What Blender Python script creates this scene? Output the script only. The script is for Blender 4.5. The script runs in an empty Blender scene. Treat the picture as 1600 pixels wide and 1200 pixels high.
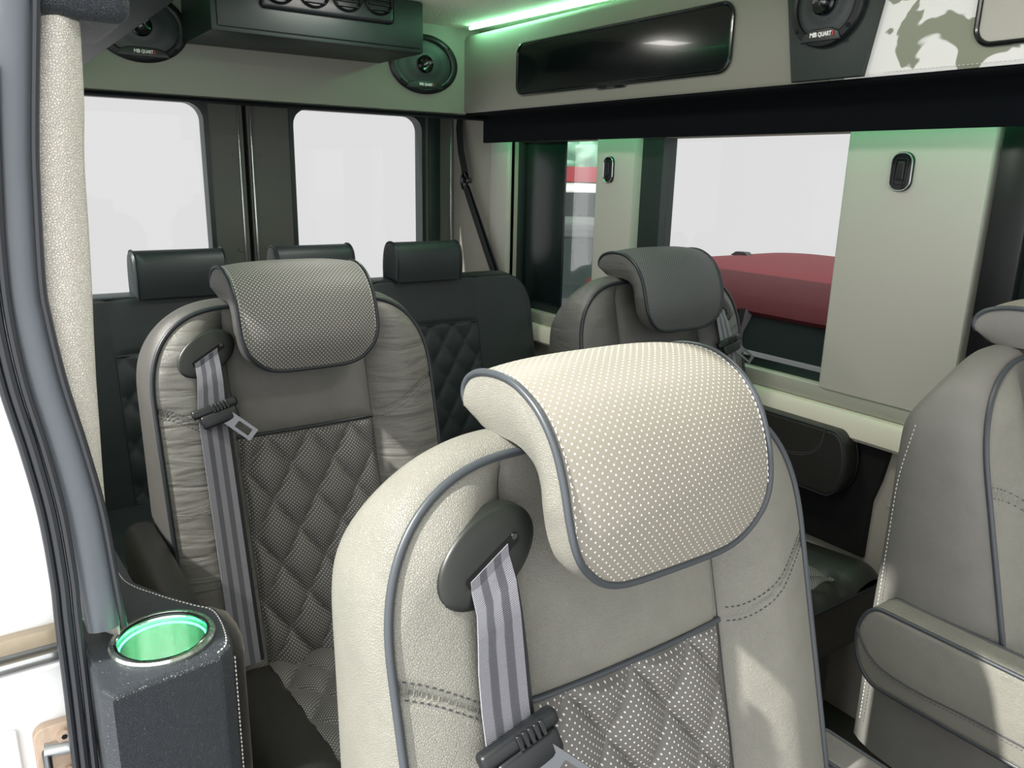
import bpy, bmesh, math, random
from mathutils import Vector, Matrix
random.seed(4)
C = bpy.context.scene.collection
PI = math.pi
sc = bpy.context.scene

# ------------------------------------------------------------------ materials
def nodes(name):
    m = bpy.data.materials.new(name); m.use_nodes = True
    nt = m.node_tree; b = nt.nodes['Principled BSDF']
    return m, nt, b
def srgb(h):
    h = h.lstrip('#'); v = [int(h[i:i+2], 16)/255 for i in (0, 2, 4)]
    return tuple(((c/12.92) if c <= .04045 else ((c+.055)/1.055)**2.4) for c in v) + (1,)
def math_n(nt, op, a, b=None, clamp=False):
    n = nt.nodes.new('ShaderNodeMath'); n.operation = op; n.use_clamp = clamp
    for i, v in enumerate((a, b)):
        if v is None: continue
        if isinstance(v, (int, float)): n.inputs[i].default_value = v
        else: nt.links.new(v, n.inputs[i])
    return n.outputs[0]
def plain(name, col, rough=.5, metal=0., spec=.5, bump=0., bscale=200., coat=0.):
    m, nt, b = nodes(name)
    b.inputs['Base Color'].default_value = srgb(col)
    b.inputs['Roughness'].default_value = rough
    b.inputs['Metallic'].default_value = metal
    b.inputs['Specular IOR Level'].default_value = spec
    b.inputs['Coat Weight'].default_value = coat
    if bump:
        tc = nt.nodes.new('ShaderNodeTexCoord')
        n = nt.nodes.new('ShaderNodeTexNoise'); n.inputs['Scale'].default_value = bscale; n.inputs['Detail'].default_value = 3
        nt.links.new(tc.outputs['Object'], n.inputs['Vector'])
        bp = nt.nodes.new('ShaderNodeBump'); bp.inputs['Strength'].default_value = bump; bp.inputs['Distance'].default_value = .002
        nt.links.new(n.outputs['Fac'], bp.inputs['Height']); nt.links.new(bp.outputs['Normal'], b.inputs['Normal'])
    return m
def leather(name, col, rough=.5, grain=.35, gscale=420., wr=0., mott=.12):
    """pebbled leather: voronoi grain bump, soft mottling, optional pulled folds"""
    m, nt, b = nodes(name)
    L = nt.links.new
    tc = nt.nodes.new('ShaderNodeTexCoord')
    v = nt.nodes.new('ShaderNodeTexVoronoi'); v.feature = 'DISTANCE_TO_EDGE'; v.inputs['Scale'].default_value = gscale
    v.inputs['Randomness'].default_value = 1
    L(tc.outputs['Object'], v.inputs['Vector'])
    n = nt.nodes.new('ShaderNodeTexNoise'); n.inputs['Scale'].default_value = 26; n.inputs['Detail'].default_value = 5
    L(tc.outputs['Object'], n.inputs['Vector'])
    h = math_n(nt, 'MINIMUM', v.outputs['Distance'], .18)
    b1 = nt.nodes.new('ShaderNodeBump'); b1.inputs['Strength'].default_value = grain; b1.inputs['Distance'].default_value = .004
    L(h, b1.inputs['Height'])
    b2 = nt.nodes.new('ShaderNodeBump'); b2.inputs['Strength'].default_value = .25; b2.inputs['Distance'].default_value = .004
    L(n.outputs['Fac'], b2.inputs['Height']); L(b1.outputs['Normal'], b2.inputs['Normal'])
    out = b2
    if wr:
        mp = nt.nodes.new('ShaderNodeMapping'); mp.inputs['Scale'].default_value = (7, 7, 46)
        mp.inputs['Rotation'].default_value = (0, .25, 0)
        L(tc.outputs['Object'], mp.inputs['Vector'])
        n3 = nt.nodes.new('ShaderNodeTexNoise'); n3.inputs['Scale'].default_value = 1; n3.inputs['Detail'].default_value = 2; n3.inputs['Distortion'].default_value = .6
        L(mp.outputs['Vector'], n3.inputs['Vector'])
        b3 = nt.nodes.new('ShaderNodeBump'); b3.inputs['Strength'].default_value = wr; b3.inputs['Distance'].default_value = .012
        L(n3.outputs['Fac'], b3.inputs['Height']); L(b2.outputs['Normal'], b3.inputs['Normal']); out = b3
    L(out.outputs['Normal'], b.inputs['Normal'])
    mx = nt.nodes.new('ShaderNodeMix'); mx.data_type = 'RGBA'
    c = srgb(col); mx.inputs[6].default_value = tuple(x*(1-mott) for x in c[:3]) + (1,); mx.inputs[7].default_value = tuple(min(1, x*(1+mott)) for x in c[:3]) + (1,)
    L(n.outputs['Fac'], mx.inputs[0]); L(mx.outputs[2], b.inputs['Base Color'])
    b.inputs['Roughness'].default_value = rough
    b.inputs['Specular IOR Level'].default_value = .45
    return m
def perforated(name, col, dot, pitch=.0056, rad=.17, rough=.5, grain=.2, rot=45.):
    m, nt, b = nodes(name); L = nt.links.new
    uv = nt.nodes.new('ShaderNodeUVMap')
    mp = nt.nodes.new('ShaderNodeMapping'); mp.inputs['Scale'].default_value = (1/pitch,)*3; mp.inputs['Rotation'].default_value = (0, 0, math.radians(rot))
    L(uv.outputs['UV'], mp.inputs['Vector'])
    fr = nt.nodes.new('ShaderNodeVectorMath'); fr.operation = 'FRACTION'; L(mp.outputs['Vector'], fr.inputs[0])
    sb = nt.nodes.new('ShaderNodeVectorMath'); sb.operation = 'SUBTRACT'; sb.inputs[1].default_value = (.5, .5, 0); L(fr.outputs[0], sb.inputs[0])
    mk = nt.nodes.new('ShaderNodeVectorMath'); mk.operation = 'MULTIPLY'; mk.inputs[1].default_value = (1, 1, 0); L(sb.outputs[0], mk.inputs[0])
    ln = nt.nodes.new('ShaderNodeVectorMath'); ln.operation = 'LENGTH'; L(mk.outputs[0], ln.inputs[0])
    mr = nt.nodes.new('ShaderNodeMapRange'); mr.inputs['From Min'].default_value = rad*1.3; mr.inputs['From Max'].default_value = rad*.8
    L(ln.outputs['Value'], mr.inputs['Value'])
    mx = nt.nodes.new('ShaderNodeMix'); mx.data_type = 'RGBA'; mx.inputs[6].default_value = srgb(col); mx.inputs[7].default_value = srgb(dot)
    L(mr.outputs['Result'], mx.inputs[0]); L(mx.outputs[2], b.inputs['Base Color'])
    tc = nt.nodes.new('ShaderNodeTexCoord')
    v = nt.nodes.new('ShaderNodeTexVoronoi'); v.feature = 'DISTANCE_TO_EDGE'; v.inputs['Scale'].default_value = 460
    L(tc.outputs['Object'], v.inputs['Vector'])
    h = math_n(nt, 'SUBTRACT', math_n(nt, 'MINIMUM', v.outputs['Distance'], .18), math_n(nt, 'MULTIPLY', mr.outputs['Result'], .12))
    bp = nt.nodes.new('ShaderNodeBump'); bp.inputs['Strength'].default_value = grain; bp.inputs['Distance'].default_value = .003
    L(h, bp.inputs['Height']); L(bp.outputs['Normal'], b.inputs['Normal'])
    b.inputs['Roughness'].default_value = rough
    return m
def emit(name, col, s):
    m, nt, b = nodes(name); nt.nodes.remove(b)
    e = nt.nodes.new('ShaderNodeEmission'); e.inputs[0].default_value = srgb(col); e.inputs[1].default_value = s
    nt.links.new(e.outputs[0], nt.nodes['Material Output'].inputs[0]); return m
def glass(name, tint='#ffffff', gl=.06):
    m, nt, b = nodes(name); nt.nodes.remove(b)
    t = nt.nodes.new('ShaderNodeBsdfTransparent'); t.inputs[0].default_value = srgb(tint)
    g = nt.nodes.new('ShaderNodeBsdfGlossy'); g.inputs['Roughness'].default_value = .02; g.inputs[0].default_value = (1, 1, 1, 1)
    fr = nt.nodes.new('ShaderNodeFresnel'); fr.inputs[0].default_value = 1.3
    mx = nt.nodes.new('ShaderNodeMixShader')
    nt.links.new(math_n(nt, 'MULTIPLY', fr.outputs[0], gl*8), mx.inputs[0])
    nt.links.new(t.outputs[0], mx.inputs[1]); nt.links.new(g.outputs[0], mx.inputs[2])
    nt.links.new(mx.outputs[0], nt.nodes['Material Output'].inputs[0]); return m
def webbing():
    m, nt, b = nodes('belt_webbing'); L = nt.links.new
    uv = nt.nodes.new('ShaderNodeUVMap'); sp = nt.nodes.new('ShaderNodeSeparateXYZ'); L(uv.outputs['UV'], sp.inputs[0])
    r = nt.nodes.new('ShaderNodeValToRGB'); r.color_ramp.interpolation = 'CONSTANT'
    li, dk = srgb('#7b7b83'), srgb('#4a4b53')
    els = r.color_ramp.elements
    els[0].position = 0; els[0].color = li; els[1].position = .22; els[1].color = dk
    for p, c in ((.4, li), (.6, dk), (.79, li)):
        e = els.new(p); e.color = c
    L(sp.outputs[0], r.inputs[0]); L(r.outputs[0], b.inputs['Base Color'])
    w = math_n(nt, 'SINE', math_n(nt, 'MULTIPLY', sp.outputs[1], 2*PI/.0016))
    bp = nt.nodes.new('ShaderNodeBump'); bp.inputs['Strength'].default_value = .5; bp.inputs['Distance'].default_value = .0006
    L(w, bp.inputs['Height']); L(bp.outputs['Normal'], b.inputs['Normal'])
    b.inputs['Roughness'].default_value = .45; b.inputs['Sheen Weight'].default_value = .3
    return m
def mesh_grille():
    m, nt, b = nodes('speaker_grille'); L = nt.links.new
    tc = nt.nodes.new('ShaderNodeTexCoord')
    v = nt.nodes.new('ShaderNodeTexVoronoi'); v.inputs['Scale'].default_value = 260; v.inputs['Randomness'].default_value = .0
    L(tc.outputs['Object'], v.inputs['Vector'])
    r = nt.nodes.new('ShaderNodeValToRGB'); r.color_ramp.elements[0].position = .3; r.color_ramp.elements[1].position = .45
    r.color_ramp.elements[0].color = srgb('#060807'); r.color_ramp.elements[1].color = srgb('#30383a')
    L(v.outputs['Distance'], r.inputs[0]); L(r.outputs[0], b.inputs['Base Color'])
    bp = nt.nodes.new('ShaderNodeBump'); bp.inputs['Strength'].default_value = .6; bp.inputs['Distance'].default_value = .001
    L(v.outputs['Distance'], bp.inputs['Height']); L(bp.outputs['Normal'], b.inputs['Normal'])
    b.inputs['Roughness'].default_value = .4; return m
def blotchy():  # blown-out pale patches put into the skin colour by noise
    m, nt, b = nodes('cabinet_skin_blown_patches'); L = nt.links.new
    tc = nt.nodes.new('ShaderNodeTexCoord')
    n = nt.nodes.new('ShaderNodeTexNoise'); n.inputs['Scale'].default_value = 9; n.inputs['Detail'].default_value = 3; n.inputs['Distortion'].default_value = .5
    L(tc.outputs['Object'], n.inputs['Vector'])
    r = nt.nodes.new('ShaderNodeValToRGB'); r.color_ramp.elements[0].position = .45; r.color_ramp.elements[1].position = .47
    r.color_ramp.elements[0].color = srgb('#8f9583'); r.color_ramp.elements[1].color = srgb('#f2f2f0')
    L(n.outputs['Fac'], r.inputs[0]); L(r.outputs[0], b.inputs['Base Color']); b.inputs['Roughness'].default_value = .45
    return m
def brushed():
    m, nt, b = nodes('brushed_steel_cup'); L = nt.links.new
    tc = nt.nodes.new('ShaderNodeTexCoord')
    mp = nt.nodes.new('ShaderNodeMapping'); mp.inputs['Scale'].default_value = (90, 90, 2)
    L(tc.outputs['Object'], mp.inputs['Vector'])
    n = nt.nodes.new('ShaderNodeTexNoise'); n.inputs['Scale'].default_value = 1; n.inputs['Detail'].default_value = 4
    L(mp.outputs['Vector'], n.inputs['Vector'])
    bp = nt.nodes.new('ShaderNodeBump'); bp.inputs['Strength'].default_value = .5; bp.inputs['Distance'].default_value = .002
    L(n.outputs['Fac'], bp.inputs['Height']); L(bp.outputs['Normal'], b.inputs['Normal'])
    b.inputs['Base Color'].default_value = srgb('#dfe8e2'); b.inputs['Metallic'].default_value = 1; b.inputs['Roughness'].default_value = .22
    return m

M = {}
M['seat'] = leather('grey_leather', '#7f7e76', rough=.48, grain=.6, gscale=480)
M['seat_wr'] = leather('grey_leather_pulled', '#6b6a65', rough=.36, grain=.3, gscale=500, wr=.55)
M['seat_mid'] = leather('grey_leather_smooth', '#696864', rough=.45, grain=.25, gscale=500)
M['quilt_a'] = perforated('quilt_leather', '#64625f', '#dcdad2', pitch=.0060, rad=.145)
M['quilt_b'] = perforated('quilt_leather_shaded', '#514f4e', '#b9b8b2', pitch=.0050, rad=.2)  # second-row quilt, its weaker light put into a darker colour
M['head_a'] = perforated('headrest_leather', '#89857b', '#e9e6dc', pitch=.0060, rad=.135)
M['head_b'] = perforated('headrest_leather_shaded', '#5f5d5a', '#c9c8c0', pitch=.0052, rad=.2)  # darker copy of the near headrest leather for the dimmer second row
M['head_c'] = perforated('headrest_leather_shaded_c', '#464a4b', '#767a79', pitch=.0048, rad=.22)  # darkest headrest copy, second-row dimness put into the colour
M['seat_c'] = leather('grey_leather_shaded', '#51514f', rough=.4, grain=.2, gscale=600, wr=.25)  # chair leather again, darkened for the dimmer second row
M['piping'] = plain('piping_leather', '#3e4348', .4)
M['piping_dk'] = plain('piping_dark', '#1f2429', .4)
M['arm_dk'] = leather('armrest_black_leather', '#272624', rough=.38, grain=.25, gscale=500)
M['bench'] = leather('bench_charcoal_leather', '#262d2f', rough=.42, grain=.2, gscale=500, mott=.05)
M['bench_seam'] = plain('bench_piping', '#151b1f', .4)
M['thread'] = plain('thread_grey', '#5d5e60', .7)
M['thread_lt'] = plain('thread_white', '#d8d8d4', .7)
M['crease'] = plain('seam_dark_thread', '#3c3d3f', .8)  # dark thread colour for stitching and seam lines
M['plastic'] = plain('belt_plastic', '#14171a', .4)
M['plastic_g'] = plain('belt_guide_plastic', '#1c201d', .42)
M['steel'] = plain('latch_steel', '#6f7275', .35, 1)
M['webbing'] = webbing()
M['web_dk'] = plain('dark_webbing', '#161b1d', .6)
M['black'] = plain('black_trim', '#0b0e10', .35)
M['gloss'] = plain('gloss_black', '#05090b', .2, coat=.2)
M['void'] = plain('dark_recess', '#050607', .9)
M['cab'] = plain('cabinet_skin', '#84857a', .5, bump=.08, bscale=300)
M['cab_patchy'] = blotchy()
M['wallskin'] = plain('wall_skin', '#a8a49a', .55, bump=.08, bscale=300)
M['panel'] = plain('panel_vinyl', '#b8b6ae', .5, bump=.08, bscale=400)
M['door'] = plain('rear_door_skin', '#585b55', .5)
M['rail'] = plain('sill_rail_lit_cream', '#e6dfd0', .45, bump=.15, bscale=60)  # brightness of the lit rail put into its cream colour
M['sill'] = plain('sill_grey', '#a9aa9d', .5)
M['navy'] = plain('valance_fabric', '#05090e', .9, 0, .15, bump=.1, bscale=900)
M['dark_green'] = plain('dark_green_trim', '#1c2a28', .4)
M['shade'] = plain('privacy_panel', '#12201f', .25)
M['ceil'] = plain('ceiling_suede', '#efefdd', .95, bump=1., bscale=160)
M['floor'] = plain('floor_carpet', '#35302d', .95, bump=.4, bscale=700)
M['aluminium'] = plain('aluminium_strip', '#c4c8c8', .25, .9)
M['glass'] = glass('window_glass')
M['grille'] = mesh_grille()
M['ac'] = plain('ac_black_leather', '#172321', .45, bump=.15, bscale=600)
M['led'] = emit('led_green_white', '#5cffa2', 11)
M['led_hot'] = emit('led_cove', '#a0ffc6', 26)
M['pillar'] = leather('pillar_cream_vinyl', '#e4dfd5', rough=.55, grain=1., gscale=430, mott=.04)
M['console'] = leather('console_black_leather', '#353a40', rough=.38, grain=1., gscale=620, mott=.06)
M['console_c'] = leather('console_cream_side', '#b5b0a4', rough=.5, grain=.3, gscale=500, mott=.04)
M['rubber'] = plain('door_seal_rubber', '#666c73', .3, bump=.2, bscale=60)
M['rubber_dk'] = plain('door_seal_ribbed', '#2c2f34', .35)
M['white'] = plain('white_body_paint', '#f0f1f1', .35, bump=.03, bscale=20)
M['brass'] = plain('weathered_strip', '#b3a58f', .45, .3, bump=.3, bscale=90)
M['rust'] = plain('striker_plate_rusted', '#c3ad98', .5, .3, bump=.5, bscale=120)
M['cup'] = brushed()
M['txt'] = emit('speaker_lettering', '#d8dad6', .5)
M['txt'] = plain('speaker_lettering', '#f4f4f0', .5)
M['red_txt'] = plain('speaker_mark_red', '#c02a2a', .5)
M['red'] = plain('car_red_paint', '#431216', .6, 0, .15)
M['red2'] = plain('car_red_far', '#7c2228', .4)
M['carglass'] = plain('car_window', '#16211f', .45, 0, .15)
M['carwhite'] = plain('car_white_paint', '#a3a9a4', .3)
M['cardark'] = plain('car_dark_paint', '#1b2423', .3)
M['tyre'] = plain('tyre_rubber', '#111111', .8)
M['asphalt'] = plain('asphalt', '#3d3f3d', .9, bump=.4, bscale=40)
M['leaf'] = plain('hedge_leaf', '#6fa084', .7, bump=.8, bscale=6)

# ------------------------------------------------------------------ helpers
def link(name, bm, mat, parent=None, smooth=True, recalc=True, ang=None):
    if recalc: bmesh.ops.recalc_face_normals(bm, faces=bm.faces)
    me = bpy.data.meshes.new(name); bm.to_mesh(me); bm.free()
    if smooth:
        me.polygons.foreach_set('use_smooth', [True]*len(me.polygons))
        me.set_sharp_from_angle(angle=math.radians(ang or 40))
    o = bpy.data.objects.new(name, me); C.objects.link(o)
    for m in (mat if isinstance(mat, (list, tuple)) else [mat]): me.materials.append(m)
    if parent: o.parent = parent
    return o
def empty(name, loc, label=None, cat=None, group=None, kind=None):
    o = bpy.data.objects.new(name, None); C.objects.link(o); o.location = loc; o.empty_display_size = .1
    tag(o, label, cat, group, kind); return o
def tag(o, label=None, cat=None, group=None, kind=None):
    for k, v in (('label', label), ('category', cat), ('group', group), ('kind', kind)):
        if v: o[k] = v
    return o
def struct(name, bm, mat, smooth=True, label=None):
    o = link(name, bm, mat, None, smooth); o['kind'] = 'structure'
    if label: o['label'] = label
    return o
def box(bm, x0, x1, y0, y1, z0, z1, r=0., seg=2):
    t = bmesh.new(); bmesh.ops.create_cube(t, size=1)
    for v in t.verts: v.co = Vector(((x0+x1)/2+v.co.x*(x1-x0), (y0+y1)/2+v.co.y*(y1-y0), (z0+z1)/2+v.co.z*(z1-z0)))
    if r: bmesh.ops.bevel(t, geom=list(t.edges), offset=r, segments=seg, affect='EDGES', profile=.5)
    merge(bm, t)
def merge(bm, t):
    me = bpy.data.meshes.new('tmp'); t.to_mesh(me); t.free(); bm.from_mesh(me); bpy.data.meshes.remove(me)
def B(*a, **k):
    bm = bmesh.new(); box(bm, *a, **k); return bm
def surf(fn, nu, nv, uv=None, bm=None):
    """grid; fn(u,v)->xyz; uv(u,v)->metres"""
    bm = bm or bmesh.new(); lay = bm.loops.layers.uv.verify()
    g = [[bm.verts.new(fn(i/nu, j/nv)) for j in range(nv+1)] for i in range(nu+1)]
    for i in range(nu):
        for j in range(nv):
            f = bm.faces.new((g[i][j], g[i+1][j], g[i+1][j+1], g[i][j+1]))
            if uv:
                for lp, (a, b) in zip(f.loops, ((i, j), (i+1, j), (i+1, j+1), (i, j+1))): lp[lay].uv = uv(a/nu, b/nv)
    return bm
def loft(loops, cap=True, bm=None, closed=True):
    bm = bm or bmesh.new()
    R = [[bm.verts.new(p) for p in lp] for lp in loops]
    n = len(R[0])
    for a, b in zip(R, R[1:]):
        for i in range(n if closed else n-1):
            j = (i+1) % n
            try: bm.faces.new((a[i], a[j], b[j], b[i]))
            except ValueError: pass
    if cap:
        bm.faces.new(R[0]); bm.faces.new(R[-1])
    return bm
def tube(pts, r, closed=False, n=8, bm=None):
    bm = bm or bmesh.new(); pts = [Vector(p) for p in pts]; m = len(pts); loops = []
    up = None
    for i, p in enumerate(pts):
        a = pts[(i-1) % m] if (closed or i > 0) else p; b = pts[(i+1) % m] if (closed or i < m-1) else p
        t = (b-a).normalized()
        if up is None:
            up = Vector((0, 0, 1)) if abs(t.z) < .9 else Vector((1, 0, 0))
        s = t.cross(up).normalized(); up = s.cross(t).normalized()
        rr = r[i] if isinstance(r, (list, tuple)) else r
        loops.append([p + rr*(math.cos(2*PI*k/n)*s + math.sin(2*PI*k/n)*up) for k in range(n)])
    if closed: loops.append(loops[0]); return loft2(loops, bm)
    return loft(loops, True, bm)
def loft2(loops, bm):
    R = [[bm.verts.new(p) for p in lp] for lp in loops[:-1]]; R.append(R[0]); n = len(R[0])
    for a, b in zip(R, R[1:]):
        for i in range(n): bm.faces.new((a[i], a[(i+1) % n], b[(i+1) % n], b[i]))
    return bm
def rrect(x0, x1, y0, y1, r, n=6):
    r = min(r, (x1-x0)/2-1e-5, (y1-y0)/2-1e-5); o = []
    for cx, cy, a in ((x1-r, y1-r, 0), (x0+r, y1-r, 90), (x0+r, y0+r, 180), (x1-r, y0+r, 270)):
        for k in range(n+1):
            t = math.radians(a+90*k/n); o.append((cx+r*math.cos(t), cy+r*math.sin(t)))
    return o
def offs(poly, d):
    """move a closed ccw polygon inwards by d"""
    n = len(poly); area = sum(poly[i][0]*poly[(i+1) % n][1]-poly[(i+1) % n][0]*poly[i][1] for i in range(n)); s = 1 if area > 0 else -1
    o = []
    for i in range(n):
        a, p, b = poly[i-1], poly[i], poly[(i+1) % n]
        e1 = Vector((p[0]-a[0], p[1]-a[1])); e2 = Vector((b[0]-p[0], b[1]-p[1]))
        if e1.length < 1e-9: e1 = e2
        if e2.length < 1e-9: e2 = e1
        e1.normalize(); e2.normalize(); nr = Vector((-(e1.y+e2.y), e1.x+e2.x)) * s
        if nr.length < 1e-6: nr = Vector((-e1.y, e1.x))*s
        nr.normalize(); c = max(.4, nr.dot(Vector((-e1.y, e1.x))*s))
        o.append((p[0]+nr.x*d/c, p[1]+nr.y*d/c))
    return o
AX = {'x': lambda a, p: (a, p[0], p[1]), 'y': lambda a, p: (p[0], a, p[1]), 'z': lambda a, p: (p[0], p[1], a)}
def pillow(poly, axis, a0, a1, r, n=4, bm=None, puff=0.):
    """solid prism of a 2D outline along an axis with rounded rims"""
    f = AX[axis]; loops = []
    for k in range(n+1):
        t = PI/2*k/n; q = offs(poly, r*(1-math.sin(t))); loops.append([f(a0+r*(1-math.cos(t)), p) for p in q])
    for k in range(n, -1, -1):
        t = PI/2*k/n; q = offs(poly, r*(1-math.sin(t))); loops.append([f(a1-r*(1-math.cos(t)), p) for p in q])
    return loft(loops, True, bm)
def holed(outer, hole, axis, a0, a1, bm=None, n=72):
    """plate with rectangular outline and a rounded rectangular hole (x0,x1,y0,y1,r)"""
    f = AX[axis]; x0, x1, y0, y1 = outer; h0, h1, g0, g1, r = hole
    cx, cy = (h0+h1)/2, (g0+g1)/2
    ang = [2*PI*k/n for k in range(n)] + [math.atan2(y-cy, x-cx) % (2*PI) for x in (x0, x1) for y in (y0, y1)]
    for x, xx in ((h0, h0+r), (h1, h1-r)):
        for y, yy in ((g0, g0+r), (g1, g1-r)):
            for k in range(7):
                t = PI/2*k/6; px = xx+(x-xx)*math.cos(t); py = yy+(y-yy)*math.sin(t); ang.append(math.atan2(py-cy, px-cx) % (2*PI))
    ang = sorted(set(round(a, 5) for a in ang)); O = []; I = []
    W, H = (h1-h0)/2, (g1-g0)/2
    for a in ang:
        c, s = math.cos(a), math.sin(a)
        t = min(((x1-cx)/c if c > 1e-9 else (x0-cx)/c if c < -1e-9 else 1e9), ((y1-cy)/s if s > 1e-9 else (y0-cy)/s if s < -1e-9 else 1e9))
        O.append((cx+c*t, cy+s*t))
        lo, hi = 0, W+H
        for _ in range(30):
            m = (lo+hi)/2; qx, qy = abs(c*m)-(W-r), abs(s*m)-(H-r)
            d = math.hypot(max(qx, 0), max(qy, 0))+min(max(qx, qy), 0)-r
            if d > 0: hi = m
            else: lo = m
        I.append((cx+c*lo, cy+s*lo))
    L = [[f(a0, p) for p in O], [f(a0, p) for p in I], [f(a1, p) for p in I], [f(a1, p) for p in O]]
    bm = bm or bmesh.new(); L.append(L[0]); return loft2(L, bm)
def ribbon(pts, wd, w, th, bm=None):
    """belt: pts centre line, wd width dirs; gives uv u across, v along"""
    bm = bm or bmesh.new(); lay = bm.loops.layers.uv.verify(); R = []; d = 0; D = []
    pts = [Vector(p) for p in pts]; wd = [Vector(q).normalized() for q in wd]
    for i, p in enumerate(pts):
        t = (pts[min(i+1, len(pts)-1)]-pts[max(i-1, 0)]).normalized(); nn = t.cross(wd[i]).normalized()
        if i: d += (p-pts[i-1]).length
        D.append(d)
        R.append([bm.verts.new(p + wd[i]*w*(u-.5) + nn*th*s) for u, s in ((0, -.5), (1, -.5), (1, .5), (0, .5))])
    for i in range(len(R)-1):
        for k in range(4):
            j = (k+1) % 4; fc = bm.faces.new((R[i][k], R[i][j], R[i+1][j], R[i+1][k])); us = (0, 1, 1, 0)
            for lp, (u, v) in zip(fc.loops, ((us[k], D[i]), (us[j], D[i]), (us[j], D[i+1]), (us[k], D[i+1]))): lp[lay].uv = (u, v)
    bm.faces.new(R[0]); bm.faces.new(R[-1]); return bm
def resample(pts, step):
    pts = [Vector(p) for p in pts]; out = [pts[0]]; acc = 0.
    for a, b in zip(pts, pts[1:]):
        l = (b-a).length; t = step-acc
        while t <= l: out.append(a.lerp(b, t/l)); t += step
        acc = (acc+l) % step
    return out
def stitches(pts, bm=None, ln=.0042, gap=.0024, r=.0007):
    bm = bm or bmesh.new(); q = resample(pts, (ln+gap)/2); i = 0
    fine = resample(pts, (ln+gap)/4)
    for k in range(0, len(fine)-3, 4):
        a, b = fine[k], fine[k+2]
        if (b-a).length < 1e-6: continue
        tube([a, (a+b)/2, b], r, n=5, bm=bm)
    return bm
def curve_of(f, n): return [f(i/n) for i in range(n+1)]
def text(s, size, loc, rot, mat, parent, name='lettering', ext=.0006, al='CENTER'):
    cu = bpy.data.curves.new(name, 'FONT'); cu.body = s; cu.size = size; cu.extrude = ext; cu.align_x = al; cu.align_y = 'CENTER'; cu.offset = .0004
    o = bpy.data.objects.new(name, cu); C.objects.link(o); o.location = loc; o.rotation_euler = rot; cu.materials.append(mat); o.parent = parent
    dg = bpy.context.evaluated_depsgraph_get()
    me = bpy.data.meshes.new_from_object(o.evaluated_get(dg)); o2 = bpy.data.objects.new(name, me); C.objects.link(o2)
    o2.location = loc; o2.rotation_euler = rot; o2.parent = parent; bpy.data.objects.remove(o); o2.name = name
    return o2
def sm(a, b, x):
    t = max(0., min(1., (x-a)/(b-a))); return t*t*(3-2*t)

# ------------------------------------------------------------------ camera (eye stands in the side doorway, 1.36 m above the van floor)
cam = bpy.data.cameras.new('camera'); co = bpy.data.objects.new('camera', cam); C.objects.link(co)
rr = (0.8248549, -0.5649247, 0.0217826); uu = (0.129246, 0.225943, 0.9655285); ff = (0.5503725, 0.7936056, -0.2593844)
co.matrix_world = Matrix(((rr[0], uu[0], -ff[0], 0), (rr[1], uu[1], -ff[1], 0), (rr[2], uu[2], -ff[2], 1.36), (0, 0, 0, 1)))
cam.sensor_width = 36; cam.lens = 27.7; cam.clip_start = .02; cam.clip_end = 200
sc.camera = co

# ------------------------------------------------------------------ captain chairs
SEAM = .8765; QX = .135; HX = .27; ZB = .45
def yb(z): return .02 + .26*(z-1.05)
def ztop(s):
    s = abs(s)
    if s <= .12: return 1.113
    t = min(1., (s-.12)/(HX-.12)); return .955 + .158*(max(0., 1-t**2.4))**(1/2.4)
def stz(s): return .882 + .050*sm(.13, .27, abs(s)) + .012*(abs(s)-.13)/.14
def front(s, z, quilt=True):
    """front skin of the backrest, local y"""
    a = abs(s); top = ztop(s); e = max(0., min(1., (top-z)/.05)); e2 = 1-(1-e)**2
    edge = max(0., 1-((a)/HX)**6) if a < HX else 0.
    y = yb(z)
    if a >= QX:
        t = (a-QX)/(HX-QX)
        b = -.022*math.sin(PI*min(1, t**.8))**.8 if t > 0 else 0
        rec = .016*(1-sm(0, .55, t))
        y += (b+rec)*e2
        if t < .12: y += .004*(1-t/.12)*e2
        d = z-stz(s); y += (.0045*math.exp(-(d/.0022)**2) + .0018*math.exp(-((abs(d)-.0075)/.002)**2))*e2*sm(0, .06, t)
        fold = 0
    else:
        u = a/QX
        base = .016 + .004*u*u
        if z > SEAM:
            w = min(1, (z-SEAM)/.03)
            base -= .010*math.sqrt(max(0, 1-u**4))*(1-(1-w)**2)
        elif quilt:
            p = s/.085 + (z-.871)/.12; q = s/.085 - (z-.871)/.12
            pf = (abs(math.sin(PI*p))*abs(math.sin(PI*q)))**.42
            base += .004 - .017*pf*min(1, .25+.75*max(0, 1-u**8))
            k = sm(SEAM-.014, SEAM, z); base = base*(1-k)+(.016+.004*u*u)*k
        base += .004*max(0, (u-.93)/.07)
        y += base*e2
    return y
def seat_pt(s, z, d=0.): return Vector((s, front(s, z)-d, z))

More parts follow.
